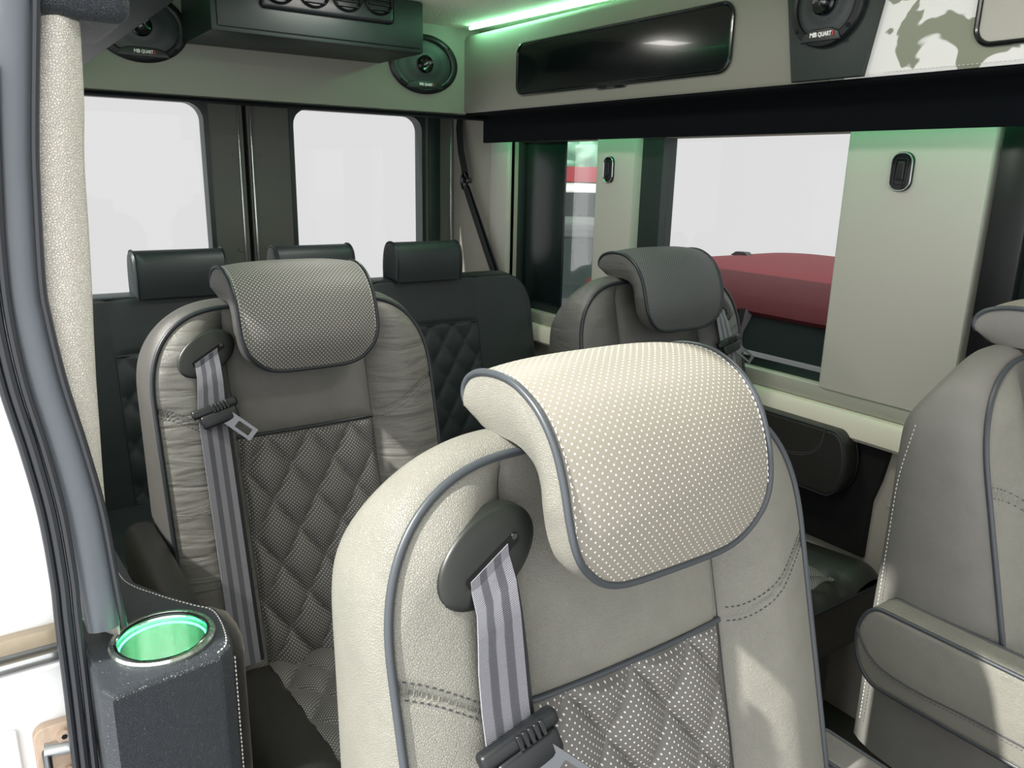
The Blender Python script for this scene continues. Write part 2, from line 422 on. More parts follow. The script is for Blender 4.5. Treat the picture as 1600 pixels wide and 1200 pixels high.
def belt_set(root, side, zt, res=1, tilt=1):
    """bezel, webbing, tongue on the shoulder; side = -1 window side / +1"""
    gx, gz = side*.176, 1.038; y0 = front(gx, gz)-.004
    a = math.radians(29)*(-side)
    gd = bmesh.new(); loops = []
    ca, sa = math.cos(a), math.sin(a)
    nrm = .26
    def gp(u, v, d):
        x = u*ca - v*sa; z = u*sa + v*ca
        return (gx+x, y0+nrm*z-d, gz+z)
    prof = [(1.0, -.010), (1.0, .0015), (.985, .0035), (.95, .0048), (.86, .0060), (.7, .0072), (.45, .0078)]
    for s_, d in prof: loops.append([gp(.055*s_*math.cos(2*PI*k/48), .0335*s_*math.sin(2*PI*k/48), d) for k in range(48)])
    loft(loops, True, gd)
    g = link('belt_guide', gd, M['plastic_g'], root)
    sl = bmesh.new()
    P = rrect(-.031, .033, -.0065, .0045, .004)
    loft([[gp(x, z, .0068) for x, z in P], [gp(x, z, .0086) for x, z in P]], True, sl)
    link('guide_slot', sl, M['void'], g)
    rv = bmesh.new(); tube([gp(.029, .001, .008), gp(.029, .001, .0105)], .0028, n=10, bm=rv); link('rivet', rv, M['steel'], g)
    # webbing path
    pts = []; wd = []
    bx = side*.180
    top = Vector(gp(-.003, .000, .0088)); w0 = Vector((ca, nrm*sa, sa)) 
    if w0.x < 0: w0 = -w0
    zs = [top.z, 1.028, 1.01, .985, .955, .92] + [.92-.03*i for i in range(1, 15)]
    for i, z in enumerate(zs):
        t = sm(0, 1, (top.z-z)/.11)
        x = top.x + (bx+side*.004*t-top.x)*t
        yy = min(front(x-.02, min(z, 1.1)), front(x+.02, min(z, 1.1)))
        y = top.y*(1-sm(0, .03, top.z-z)) + (yy-.012)*sm(0, .03, top.z-z)
        pts.append((x, y, z)); wd.append(w0.lerp(Vector((1, 0, 0)), t))
    web = link('belt_webbing', ribbon(pts, wd, .047, .0016), M['webbing'], root)
    link('guide_split', tube([gp(-.055, -.004, .0022), gp(-.030, -.003, .0080)], .0006, n=5), M['void'], g)
    # second run just behind, as in a looped belt
    p2 = [(x+.004+.004*sm(0, .1, top.z-z), y+.006, z-.002) for x, y, z in pts[2:]]
    link('belt_webbing_return', ribbon(p2, wd[2:], .047, .0016), M['web_dk'], root)
    # tongue: black slotted grip with steel latch blade
    yy = min(front(bx-.03, zt), front(bx+.03, zt))-.020
    T = empty('t', (0, 0, 0)); 
    h = bmesh.new(); box(h, -.040, .040, -.008, .008, -.008, .008, .005, 3)
    t2 = bmesh.new(); box(t2, -.030, .034, -.011, .006, -.030, -.006, .005, 3); merge(h, t2)
    for k in range(5): box(h, -.004+k*.006-.001, -.001+k*.006, -.0105, -.004, -.007, .007, .0005, 1)
    bpy.data.objects.remove(T)
    Tm = Matrix.Translation((bx, yy, zt)) @ Matrix.Rotation(math.radians(-14*tilt), 4, 'Y') @ Matrix.Rotation(math.radians(-18), 4, 'X')
    bmesh.ops.transform(h, matrix=Tm, verts=h.verts)
    hold = link('belt_tongue', h, M['plastic'], root)
    bl = bmesh.new()
    holed((-.012, .012, -.060, -.004), (-.0065, .0065, -.052, -.024, .002), 'y', -.0015, .0015, bl)
    Tb = Matrix.Translation((bx+.014, yy-.012, zt-.012)) @ Matrix.Rotation(math.radians(-48), 4, 'Y') @ Matrix.Rotation(math.radians(-22), 4, 'X')
    bmesh.ops.transform(bl, matrix=Tb, verts=bl.verts)
    link('latch_blade', bl, M['steel'], hold, smooth=False)

HP = [(.110, 1.142), (.114, 1.152), (.110, 1.163), (.098, 1.173), (.075, 1.180), (.045, 1.182), (.018, 1.177), (-.010, 1.163), (-.032, 1.140), (-.046, 1.112), (-.055, 1.082), (-.060, 1.052), (-.060, 1.028), (-.057, 1.005)]
HB = [(.104, 1.139), (.096, 1.131), (.086, 1.126), (.070, 1.124), (.048, 1.124), (.028, 1.124), (.010, 1.120), (-.004, 1.112), (-.012, 1.098), (-.016, 1.080), (-.022, 1.058), (-.028, 1.036), (-.030, 1.02), (-.030, 1.005)]
def poly_at(P, t):
    """catmull sample 0..1"""
    n = len(P)-1; f = max(0, min(n-1e-6, t*n)); i = int(f); u = f-i
    p = [P[max(0, i-1)], P[i], P[min(n, i+1)], P[min(n, i+2)]]
    return tuple(.5*((2*p[1][k]) + (-p[0][k]+p[2][k])*u + (2*p[0][k]-5*p[1][k]+4*p[2][k]-p[3][k])*u*u + (-p[0][k]+3*p[1][k]-3*p[2][k]+p[3][k])*u**3) for k in (0, 1))
HW = .130
def vend(a):
    if a < .30: return 1.0
    t = (a-.30)/.70; return 1 - .27*(1-(max(0, 1-t**2.3))**(1/2.3))
def headrest(root, face_m, body_m, pipe_m, res, sag=0):
    def F(u, v, dome=True):
        """u -1..1"""
        y, z = poly_at(HP, v*vend(abs(u)))
        d = .010*(1-abs(u)**3)*min(1, v*6)*(1-sm(.80, 1, v)) if dome else 0
        y2, z2 = poly_at(HB, v*vend(abs(u)))
        dv = Vector((0, y-y2, z-z2)); dv.normalize()
        bow = -.004*(1-u*u)
        return Vector((u*HW, y+dv.y*d+bow, z+dv.z*d))
    def Bk(u, v):
        y, z = poly_at(HB, v*vend(abs(u))); return Vector((u*HW*.985, y, z))
    N, V = int(44*res), int(56*res)
    um = lambda t: math.sin((t-.5)*PI)      # denser towards the sides
    L = [0.]
    for k in range(1, 101):
        a = poly_at(HP, (k-1)/100); b = poly_at(HP, k/100); L.append(L[-1]+math.hypot(a[0]-b[0], a[1]-b[1]))
    def uvf(a, b):
        u = um(a); t = b*vend(abs(u))*100; i = min(99, int(t)); return (u*HW, L[i]+(L[i+1]-L[i])*(t-i))
    per = [( -1, 1-k/V) for k in range(V+1)] + [(um(k/N), 0) for k in range(1, N)] + [(1, k/V) for k in range(V+1)] + [(um(1-k/N), 1) for k in range(1, N)]
    Fp = [F(u, v, False) for u, v in per]; Bp = [Bk(u, v) for u, v in per]
    # body: side walls + rear skin
    bm = bmesh.new(); n = len(per)
    mid = []
    for t in (0, .25, .5, .75, 1):
        ring = []
        for f_, b_, (u, v) in zip(Fp, Bp, per):
            p = f_.lerp(b_, t); o = .006*math.sin(PI*t)
            if abs(u) > .999: p = p + Vector((math.copysign(o, u), 0, 0))
            elif v > .999: p = p + Vector((0, 0, -o))
            ring.append(p)
        mid.append(ring)
    mid.append(mid[0]); R = [[bm.verts.new(p) for p in r] for r in mid[:-1]]
    for a, b in zip(R, R[1:]):
        for i in range(n): bm.faces.new((a[i], a[(i+1) % n], b[(i+1) % n], b[i]))
    surf(lambda a, b: Bk(um(a), b), N, V, bm=bm)
    bmesh.ops.remove_doubles(bm, verts=bm.verts, dist=1e-5)
    hr = link('headrest', bm, body_m, root, ang=60)
    link('headrest_face', surf(lambda a, b: F(um(a), b), N, V, uvf), face_m, hr, ang=80)
    # piping all round the face
    pl = []
    for p in Fp:
        if not pl or (p-pl[-1]).length > .003: pl.append(p)
    link('headrest_piping', tube(pl, .0037, True, 8), pipe_m, hr, ang=80)
    # stitching inside the piping
    def st(u0, side):
        return [F(side*u0, v)-Vector((0, .0004, 0)) for v in [k/60 for k in range(1, 60)]]
    if res > .8:
        [link('headrest_stitching', stitches(st(.955, q_)), M['thread_lt'], hr) for q_ in (-1, 1)]
    return hr

def armrest(root, side, y0, y1, z0, z1, mat, pipe, w=.058, stitch=False, s0=.278, tilt=0, rnd=.012):
    """slab with a round rear end (y1) beside the seat"""
    rz = (z1-z0)/2
    pts = []
    for k in range(13):
        t = PI/2*k/12; pts.append((y1-rz*.55+rz*.55*math.sin(t), z1-.045*(1-math.cos(t)) if 0 else z1-rz*.9*(1-math.cos(t))))
    for k in range(12, -1, -1):
        t = PI/2*k/12; pts.append((y1-rz*.75+rz*.75*math.sin(t), z0+rz*1.1*(1-math.cos(t))))
    for k in range(13):
        t = PI/2*k/12; pts.append((y0+rz*.6-rz*.6*math.sin(t), z0+rz*(1-math.cos(t))))
    for k in range(12, -1, -1):
        t = PI/2*k/12; pts.append((y0+rz*.5-rz*.5*math.sin(t), z1-rz*(1-math.cos(t))))
    q = []
    for p in pts:
        if not q or math.hypot(p[0]-q[-1][0], p[1]-q[-1][1]) > .0015: q.append(p)
    q = [(y, z+tilt*(y-y1)) for y, z in q]
    x0, x1 = (s0, s0+w) if side > 0 else (-s0-w, -s0)
    ar = link('armrest', pillow(q, 'x', x0, x1, rnd, 8), mat, root, ang=60)
    if rnd > .02: return ar
    for xo in (x0, x1):
        o = .004 if xo == x0 else -.004
        rim = [(xo+o, y, z) for y, z in offs(q, .0025)]
        link('armrest_piping', tube(rim, .0032, True, 6), pipe, ar, ang=80)
        if stitch:
            d = -.0008 if xo == x0 else .0008
            if stitch == 1: pp_ = [(y1-.004, z0+.082), (y1-.016, z0+.062), (y1-.034, z0+.044), (y1-.06, z0+.034), (y1-.11, z0+.030), (y1-.2, z0+.034), (y0+.05, z0+.036)]
            else: pp_ = [(y0+.065, z1-.006), (y0+.070, z1-.04), (y0+.085, z1-.065), (y0+.12, z1-.085), (y0+.18, z1-.095), (y0+.25, z1-.097)]
            ln = [(xo+d,)+poly_at(pp_, i/40) for i in range(41)]
            link('armrest_stitching', stitches(ln, ln=.004, gap=.002, r=.0009), M['thread'], ar)
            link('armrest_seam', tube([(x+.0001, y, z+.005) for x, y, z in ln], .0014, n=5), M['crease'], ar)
    return ar

def captain(loc, label, m, res=1., belt=-1, zt=.895, arms=(), wr=False):
    root = empty('captain_chair', loc, label, 'chair', 'quilted captain chairs')
    Q = lambda n: max(6, int(n*res))
    # outline path of the front rim
    rim = [(-HX, ZB+(.955-ZB)*k/24) for k in range(24)]
    th = [k/28 for k in range(29)]
    def arc(sg):
        o = []
        for t in th:
            a = PI/2*t; o.append((sg*(.12+(HX-.12)*math.cos(a)**(2/2.4)), .955+.158*math.sin(a)**(2/2.4)))
        return o
    rim += arc(-1) + [(-.12+.24*k/10, 1.113) for k in range(1, 10)] + arc(1)[::-1] + [(HX, .955-(.955-ZB)*k/24) for k in range(1, 25)]
    # shell
    def norm(i):
        a = rim[max(0, i-1)]; b = rim[min(len(rim)-1, i+1)]; d = Vector((b[0]-a[0], b[1]-a[1])); d.normalize(); return Vector((-d.y, d.x))
    loops = []
    secs = [(0, 0), (.05, .003), (.15, .008), (.3, .011), (.5, .012), (.68, .010), (.82, .005), (.92, -.004), (.98, -.014), (1.0, -.03), (1.0, -.06), (1.0, -.10)]
    for t, o in secs:
        lp = []
        for i, (s, z) in enumerate(rim):
            y0 = yb(z); y1 = .135 - .035*sm(1.0, 1.113, z) + .004*sm(.9, .6, z); nn = norm(i)
            lp.append((s+nn.x*o, y0+(y1-y0)*t, max(z+nn.y*o, ZB)))
        loops.append(lp)
    bm = loft(loops, False, closed=False)
    # rear sheet
    last = loops[-1]; h = len(last)//2; vs = [bm.verts.new(p) for p in last]
    for i in range(h-1):
        j = len(last)-1-i
        try: bm.faces.new((vs[i], vs[i+1], vs[j-1], vs[j]))
        except ValueError: pass
    bmesh.ops.remove_doubles(bm, verts=bm.verts, dist=1e-5)
    link('backrest', bm, m['seat'], root, ang=70)
    # bolsters
    def bol(sg):
        def f(a, b):
            s = sg*(QX+(HX-QX)*math.sin(a*PI/2)); z = ZB+(ztop(s)-ZB)*(1-(1-b)**1.15)
            return (s, front(s*1.00001, z), z)
        return surf(f, Q(44), Q(190), lambda a, b: (a, b))
    for sg in (-1, 1): 
        bo = link('side_bolster', bol(sg), m['bolster'], root, ang=80)
        for k in (-1, 1):
            ln = [(s, front(s, stz(s)+k*.0075)-.0006, stz(s)+k*.0075) for s in [sg*(QX+.006+(HX-QX-.012)*i/40) for i in range(41)]]
            if res > .35: link('bolster_stitching', stitches(ln, ln=.0045, gap=.002, r=.0008), m['thread'], bo)
    def up(a, b):
        s = (a*2-1)*QX; z = SEAM+(ztop(s)-SEAM)*b; return (s, front(s, max(z, SEAM+1e-5)), z)
    link('upper_panel', surf(up, Q(60), Q(60)), m['upper'], root, ang=80)
    def qf(a, b):
        s = (a*2-1)*QX; z = ZB+(SEAM-ZB)*b; return (s, front(s, min(z, SEAM-1e-5)), z)
    link('quilted_panel', surf(qf, Q(130), Q(230), lambda a, b: ((a*2-1)*QX, ZB+(SEAM-ZB)*b)), m['quilt'], root, ang=80)
    # quilt stitch lines
    if res > .35:
        bm = bmesh.new()
        for k in range(-6, 9):
            for sg in (-1, 1):
                ln = []
                for i in range(90):
                    s = -QX+.002+(2*QX-.004)*i/89; z = .871+.12*(k-sg*s/.085)
                    if ZB < z < SEAM-.002: ln.append((s, front(s, z)-.0005, z))
                if len(ln) > 4: stitches(ln, bm, ln=.004, gap=.0016, r=.0006)
        link('quilt_stitching', bm, m['thread'], root)
    # piping
    pr = [(s, yb(z)-.002, z) for s, z in rim]
    link('backrest_piping', tube(pr, .0042, False, 8), m['pipe'], root, ang=80)
    ps = [(s, front(s, SEAM+.001)-.002, SEAM) for s in [(-1+2*i/40)*QX for i in range(41)]]
    link('panel_piping', tube(ps, .0034, False, 8), m['pipe'], root, ang=80)
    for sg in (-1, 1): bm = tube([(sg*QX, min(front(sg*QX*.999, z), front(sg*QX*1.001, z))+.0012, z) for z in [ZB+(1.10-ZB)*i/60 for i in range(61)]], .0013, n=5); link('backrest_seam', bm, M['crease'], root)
    headrest(root, m['face'], m['seat'], m['pipe'], res)
    if m is mE: link('shell_stitching', stitches([(-HX-.0075, .116-.02*sm(.9, 1.08, z), z) for z in [.5+.52*i/60 for i in range(61)]], ln=.004, gap=.003, r=.0006), M['thread_lt'], root)
    if belt: belt_set(root, belt, zt)
    # seat cushion
    y0, y1 = -.50, -.10
    def cz(s, t):
        """top height; t 0 front..1 rear"""
        a = abs(s); z = .492-.035*t
        if a > QX: u = (a-QX)/(.262-QX); z += .022*math.sin(PI*min(1, u))**.8
        else:
            p = s/.085+t*3.3; q = s/.085-t*3.3; z += -.010+.014*(abs(math.sin(PI*p))*abs(math.sin(PI*q)))**.42
        z -= .03*(1-min(1, t/.12))**2 if t < .12 else 0
        z -= .03*(max(0, (a-.23)/.032))**2
        return z
    pl = rrect(-.262, .262, y0, y1, .05, 8)
    loops = []
    for z, o in ((.335, .004), (.34, 0), (.38, -.004), (.43, -.004), (.462, 0)): loops.append([(x, y, z) for x, y in offs(pl, o)])
    cu = link('seat_cushion', loft([[(x*.2, y*.2+(y0+y1)*.4, .335) for x, y in pl]]+loops, False), m['seat_dk'], root, ang=60)
    def cush(a, b, low=False):
        s = (a*2-1); t = b
        # map square to the rounded rectangle
        x = s*.262; yy = y0+(y1-y0)*t
        ex = abs(x)-.212; 
        if ex > 0: yy = max(y0+.05-math.sqrt(max(0, .05**2-ex**2)), yy)
        zz = cz(x, (yy-y0)/(y1-y0))
        if low and abs(x) < QX*.97 and (yy-y0)/(y1-y0) > .15: zz -= .012
        return (x, yy, zz)
    link('cushion_top', surf(lambda a, b: cush(a, b, True), Q(90), Q(90), lambda a, b: ((a*2-1)*.262, (y0+(y1-y0)*b))), m['seat_dk'], cu, ang=80)
    link('cushion_quilt', surf(lambda a, b: tuple(Vector(cush(.5+(a-.5)*2*QX/.524, .12+.88*b))+Vector((0, 0, .0005))), Q(80), Q(90), lambda a, b: ((a*2-1)*QX, (y1-y0)*b)), m['quilt'], cu, ang=80)
    link('cushion_piping', tube([(x, y, .464) for x, y in pl], .0038, True, 6), m['pipe_c'], cu, ang=80)
    ba = bmesh.new(); pillow(rrect(-.215, .215, -.43, .02, .03), 'z', .0, .30, .01, bm=ba); box(ba, -.2, .2, -.40, .0, .29, .34)
    link('seat_base', ba, M['arm_dk'], root, ang=50)
    for side, ya, yc, za, zb_, mt, stt, ti in arms: armrest(root, side, ya, yc, za, zb_, mt, m['pipe'] if mt is not M['arm_dk'] else M['piping_dk'], stitch=stt, tilt=ti, rnd=.026 if stt == 0 and mt is M['arm_dk'] else .012)
    return root

mA = dict(seat=M['seat'], bolster=M['seat'], upper=M['seat'], quilt=M['quilt_a'], face=M['head_a'], pipe=M['piping'], pipe_c=M['piping_dk'], seat_dk=M['seat_mid'], thread=M['crease'])
mB = dict(seat=leather('grey_leather_shaded_b', '#474644', rough=.45, grain=.2, gscale=520), bolster=M['seat_wr'], upper=M['seat_mid'], quilt=M['quilt_b'], face=M['head_b'], pipe=M['piping_dk'], pipe_c=M['piping_dk'], seat_dk=M['arm_dk'], thread=M['crease'])  # near chair's leathers copied darker, less light put into the colours
mC = dict(seat=M['seat_c'], bolster=M['seat_c'], upper=M['seat_c'], quilt=M['quilt_b'], face=M['head_c'], pipe=M['piping_dk'], pipe_c=M['piping_dk'], seat_dk=M['arm_dk'], thread=M['crease'])  # same leathers once more, dimness put into their colours
mE = None
captain((.5145, .5224, 0), 'pale grey leather captain chair nearest the viewer, sunlit headrest, belt hanging at its front', mA, 1.3, -1, .895,
        [(1, -.36, -.01, .54, .668, M['seat_mid'], 0, 0)])
captain((.504, 1.425, 0), 'grey quilted captain chair behind the cup holder console, with striped belt on its left shoulder', mB, .85, -1, .950,
        [(-1, -.40, .06, .60, .735, M['arm_dk'], 0, 0)])
captain((1.40, 1.3565, 0), 'shaded grey captain chair by the side window, its belt on the window side', mC, .5, 1, .955,
        [(1, -.35, .08, .60, .772, M['arm_dk'], 2, 0)])
mE = dict(mA); mE['seat'] = M['seat_mid2'] = leather('grey_leather_side', '#74736f', rough=.45, grain=.3, gscale=480)
captain((1.40, .47, 0), 'grey captain chair cut by the right edge, seen from its side with a fold-down armrest', mE, .7, 0, .9,
        [(-1, -.40, .115, .605, .738, M['seat'], 1, 0)])

# ------------------------------------------------------------------ rear bench
bench = empty('rear_bench', (.87, 2.33, 0), 'charcoal leather three-seat bench across the rear doors', 'bench seat')
def by(z): return .20*(z-1.0)
BW = .80
def bf(x, z):
    y = by(z); 
    for c in (-.385, 0, .385):
        s = x-c
        if abs(s) < .19:
            a = abs(s)
            if z < .855 and a < .185:
                p = s/.085+(z-.855)/.12; q = s/.085-(z-.855)/.12
                y += .004-.010*(abs(math.sin(PI*p))*abs(math.sin(PI*q)))**.35
            else: y -= .006*math.sqrt(max(0, 1-(a/.19)**4))*min(1, max(0, (z-.855)/.02)) if z >= .855 else 0
            return y
    t = (abs(x)-.575)/(BW-.575)
    return y-.012*math.sin(PI*max(0, min(1, t)))**.8
def bt(x):
    a = abs(x); r = .11
    return 1.008 if a < BW-r else 1.008-r+r*math.sqrt(max(0, 1-((a-BW+r)/r)**2.2))
rim = [(-BW, .40+(.9-.40)*k/10) for k in range(10)]
nn_ = 120
rim = [(-BW+2*BW*(.5-.5*math.cos(PI*k/nn_)), None) for k in range(nn_+1)]
rim = [(x, bt(x)) for x, _ in rim]
rim = [(-BW, .40)] + rim + [(BW, .40)]
loops = []
for dy, ins in ((0, 0), (.01, -.004), (.05, -.008), (.09, -.004), (.115, .01), (.12, .03)):
    loops.append([(x*(1-ins/BW), by(z)+dy, z-ins if z > .5 else z) for x, z in rim])
bb = link('backrest', loft(loops, True), M['bench'], bench, ang=60)
bbx = empty('x', (0, 0, 0)); bpy.data.objects.remove(bbx)
link('backrest_face', surf(lambda a, b: (lambda x: (x, bf(x, .41+(bt(x)-.41)*b)-.002*(1 if b < 1 else 0), .41+(bt(x)-.41)*b))(-BW*math.cos(PI*a)), 260, 120), M['bench'], bench, ang=80)
link('backrest_piping', tube([(x, by(z)-.001, z) for x, z in rim], .004, False, 6), M['bench_seam'], bench)
for xx in (-.575, -.1925, .1925, .575): link('backrest_seam', tube([(xx, bf(xx, z)-.0012, z) for z in [.41+.596*i/20 for i in range(21)]], .0022, n=5), M['bench_seam'], bench)
for c in (-.385, 0, .385):
    link('panel_piping', tube([(c+s, by(.855)-.001, .857) for s in (-.19, -.1, 0, .1, .19)], .0032, n=6), M['bench_seam'], bench)
    bm = bmesh.new()
    for k in range(-7, 8):
        for sg in (-1, 1):
            ln = []
            for i in range(40):
                s = -.183+.366*i/39; z = .855+.12*(k-sg*s/.085)
                if .42 < z < .853: ln.append((c+s, bf(c+s, z)-.001, z))
            if len(ln) > 2: tube(ln, .0013, n=4, bm=bm)
    link('quilt_seam', bm, M['bench_seam'], bench)
    # headrest
    hp = [(-.052, 1.008), (-.056, 1.05), (-.055, 1.09), (-.046, 1.115), (-.025, 1.130), (.0, 1.133), (.025, 1.125), (.042, 1.10), (.05, 1.06), (.05, 1.02), (.05, 1.008)]
    hp = [poly_at(hp, k/40) for k in range(41)]
    hp = [(y+.02, z) for y, z in hp]
    hh = link('headrest', pillow(hp, 'x', c-.125, c+.125, .012, bm=None), M['bench'], bench, ang=60)
    for xs in (-.118, .118): link('headrest_piping', tube([(c+xs, y, z) for y, z in offs(hp, -.001)], .003, False, 6), M['bench_seam'], hh)
cu = bmesh.new(); pillow(rrect(-.8, .8, -.50, -.10, .05), 'z', .30, .46, .03, bm=cu); link('seat_cushion', cu, M['bench'], bench)
cu = bmesh.new(); box(cu, -.76, .76, -.44, .08, 0, .32, .01); link('seat_base', cu, M['arm_dk'], bench)

# ------------------------------------------------------------------ shell of the van
struct('floor', B(-.02, 1.80, -1.3, 2.96, -.06, 0), M['floor'], False)
def ceil_():
    return B(.05, 1.80, -1.0, 2.98, 1.845, 1.90)
struct('ceiling', ceil_(), M['ceil'], False)
# rear doors with their windows
for i, (x0, x1, h) in enumerate(((.0, .862, (.165, .733, .90, 1.570, .06)), (.878, 1.722, (1.04, 1.575, .90, 1.570, .06)))):
    d = struct('door_%d' % (i+1), holed((x0, x1, .05, 1.66), h, 'y', 2.945, 2.985), M['door'])
    fr = holed((h[0]-.018, h[1]+.018, h[2]-.018, h[3]+.018), h[:4]+(h[4],), 'y', 2.955, 3.01)
    link('window_seal', holed((h[0]-.012, h[1]+.012, h[2]-.012, h[3]+.012), (h[0]+.004, h[1]-.004, h[2]+.004, h[3]-.004, .056), 'y', 2.94, 3.0), M['dark_green'], d); fr.free()
    w = struct('window_%d' % (i+1), B(h[0]-.003, h[1]+.003, 2.99, 2.996, h[2]-.003, h[3]+.003), M['glass'], False)
    for xx in ((x1-.035,) if i == 0 else (x0+.045,)):
        for z in (1.40, 1.067, .75): 
            bm = bmesh.new(); tube([(xx, 2.946, z), (xx, 2.941, z)], .008, n=12, bm=bm); link('screw', bm, M['door'], d)
    if i == 1:
        link('edge_trim', B(1.602, 1.655, 2.938, 2.946, .6, 1.62, r=.003), M['dark_green'], d)
        link('edge_strip', B(1.700, 1.712, 2.934, 2.946, .5, 1.62, r=.003), M['aluminium'], d)
        link('edge_strip', B(.884, .892, 2.934, 2.946, .3, 1.62, r=.003), M['aluminium'], d)
    else:
        link('edge_strip', B(.842, .848, 2.938, 2.946, .3, 1.62, r=.002), M['aluminium'], d)
struct('trim_1', B(.858, .882, 2.975, 2.995, .05, 1.66), M['void'], False)
struct('trim_2', B(.0, 1.80, 2.945, 3.0, 1.655, 1.86), M['door'], False)
# left side wall (beyond the chairs) with its three windows
XW = 1.73
struct('wall_left', B(XW, 1.83, 2.535, 2.99, .0, 1.845, r=.004), M['wallskin'])
struct('trim_3', B(XW-.012, XW+.03, 2.535, 2.665, .84, 1.55, r=.012, seg=3), M['panel'])
struct('trim_4', B(1.76, 1.84, -1.0, 2.54, 1.47, 1.845), M['wallskin'], False)
struct('trim_5', B(1.76, 1.84, -1.0, 2.54, .0, .815), M['wallskin'], False)
sl = bmesh.new(); box(sl, 1.735, 1.84, -1.0, 2.54, .815, .858, r=.006)
struct('trim_6', sl, M['sill'])
def railf():
    P = [(1.76, .745), (1.722, .747), (1.712, .757), (1.714, .80), (1.722, .812), (1.76, .817)]
    return loft([[(x, -1.0, z) for x, z in P], [(x, 2.54, z) for x, z in P]])
struct('trim_7', railf(), M['rail'])
# window frames (dark) and glass
fb = bmesh.new()
box(fb, 1.765, 1.82, 1.775, 1.865, .857, 1.47); box(fb, 1.765, 1.82, 2.50, 2.54, .857, 1.47)
box(fb, 1.765, 1.82, 1.865, 2.5, .857, .885); box(fb, 1.765, 1.82, .82, 1.775, .857, .882); box(fb, 1.765, 1.82, -1, .72, .857, .88)
struct('trim_8', fb, M['dark_green'], False)
for i, (a, b) in enumerate(((1.865, 2.50), (1.15, 1.775), (-1.0, .70))):
    struct('window_%d' % (i+3), B(1.790, 1.795, a, b, .88, 1.472), M['glass'], False)
pp = struct('trim_9', B(1.772, 1.782, 2.26, 2.52, .885, 1.47, r=.002), M['shade'])
def pull(parent, y, z, w=.052, h=.085):
    bm = bmesh.new(); pillow(rrect(y-w/2, y+w/2, z-h/2, z+h/2, w*.42, 8), 'x', XW-.007, XW+.004, .004, bm=bm)
    o = link('pull_latch', bm, M['gloss'], parent)
    P = rrect(y-w*.26, y+w*.26, z-h*.33, z+h*.33, .004)
    link('latch_rim', tube([(XW-.0075, a, b) for a, b in rrect(y-w*.46, y+w*.46, z-h*.47, z+h*.47, w*.4, 8)], .0014, True, 6), M['aluminium'], o)
    link('latch_rim', tube([(XW-.0078, a, b) for a, b in P], .0011, True, 6), M['plastic'], o)
    link('latch_button', pillow(rrect(y-w*.16, y+w*.16, z-h*.22, z+h*.26, .003), 'x', XW-.011, XW-.004, .002), M['black'], o)
def wallpanel(n, y0, y1):
    P = [(1.80, y0), (XW+.02, y0), (XW+.006, y0+.004), (XW, y0+.045), (XW, y1-.03), (XW+.004, y1-.012), (XW+.02, y1), (1.80, y1)]
    return struct('trim_%d' % n, loft([[(x, y, .855) for x, y in P], [(x, y, 1.52) for x, y in P]]), M['panel'])
p1 = wallpanel(10, 1.866, 2.055); pull(p1, 1.975, 1.375, .046, .082)
p2 = wallpanel(11, .816, 1.152); pull(p2, 1.000, 1.380)
struct('trim_12', B(1.738, 1.83, .735, .806, .857, 1.50, r=.004), M['black'])
struct('trim_13', B(1.765, 1.83, .66, .74, .857, 1.50, r=.004), M['dark_green'])
# black moulded recess beside the chair armrest
P = [(1.30, .55), (1.30, .75), (1.02, .765), (.965, .765), (.945, .755), (.940, .735), (.952, .66), (.968, .60), (.97, .45), (1.30, .45)]
struct('trim_14', pillow([(a, b) for a, b in P], 'x', 1.745, 1.765, .004), M['void'])
struct('trim_15', B(1.752, 1.765, -.5, .93, .60, .606, r=.002), M['sill'])

# valance band below the cabinets
vb = bmesh.new()
struct('trim_16', B(1.652, 1.665, -1.0, 2.61, 1.464, 1.60, r=.003), M['navy'])
struct('trim_17', B(1.56, 1.80, -1.0, 2.61, 1.556, 1.566), M['navy'], False)
# overhead cabinets
XC = 1.552
cab = empty('overhead_cabinet', (1.65, 1.8, 1.56), 'long grey overhead cabinet with a glossy black flap above the side windows', 'overhead cabinet', 'overhead cabinets')
def cabsec(y0, y1, x=XC):
    P = [(1.80-1.65, 0.002), (x+.006-1.65, .002), (x-1.65, .010), (x-1.65, .245), (x+.008-1.65, .260), (x+.03-1.65, .266), (1.80-1.65, .266)]
    return loft([[(a, y0-1.8, b) for a, b in P], [(a, y1-1.8, b) for a, b in P]])
link('cabinet_body', cabsec(1.091, 2.60), M['cab'], cab)
f = link('flap_door', pillow([(y-1.8, z-1.56) for y, z in rrect(1.362, 2.236, 1.606, 1.752, .03, 8)], 'x', XC-1.65-.006, XC-1.65+.01, .003), M['gloss'], cab)
link('flap_frame', tube([(XC-1.65-.006, y-1.8, z-1.56) for y, z in rrect(1.358, 2.240, 1.602, 1.756, .034, 8)], .004, True, 8), M['gloss'], f)
link('flap_tab', B(XC-1.65-.008, XC-1.65, 1.72-1.8, 1.84-1.8, 1.592-1.56, 1.608-1.56, r=.004), M['gloss'], f)
cab2 = empty('overhead_cabinet', (1.65, .3, 1.56), 'overhead cabinet with pale blotches at the top right, beside the trapezoid speaker panel', 'overhead cabinet', 'overhead cabinets')
P = [(1.80-1.65, 0.002), (XC-.094, 0)]
bm = bmesh.new()
sec = [(.15, .002), (XC-1.65+.006, .002), (XC-1.65, .010), (XC-1.65, .245), (XC-1.65+.008, .260), (XC-1.65+.03, .266), (.15, .266)]
loft([[(a, -1.3, b) for a, b in sec], [(a, 1.089-.3, b) for a, b in sec]], True, bm)
link('cabinet_body', bm, M['cab_patchy'], cab2)
link('cabinet_stitching', stitches([(XC-1.65-.0006, y/100-.3, .008) for y in range(-60, 98)], ln=.005, gap=.003), M['thread_lt'], cab2)
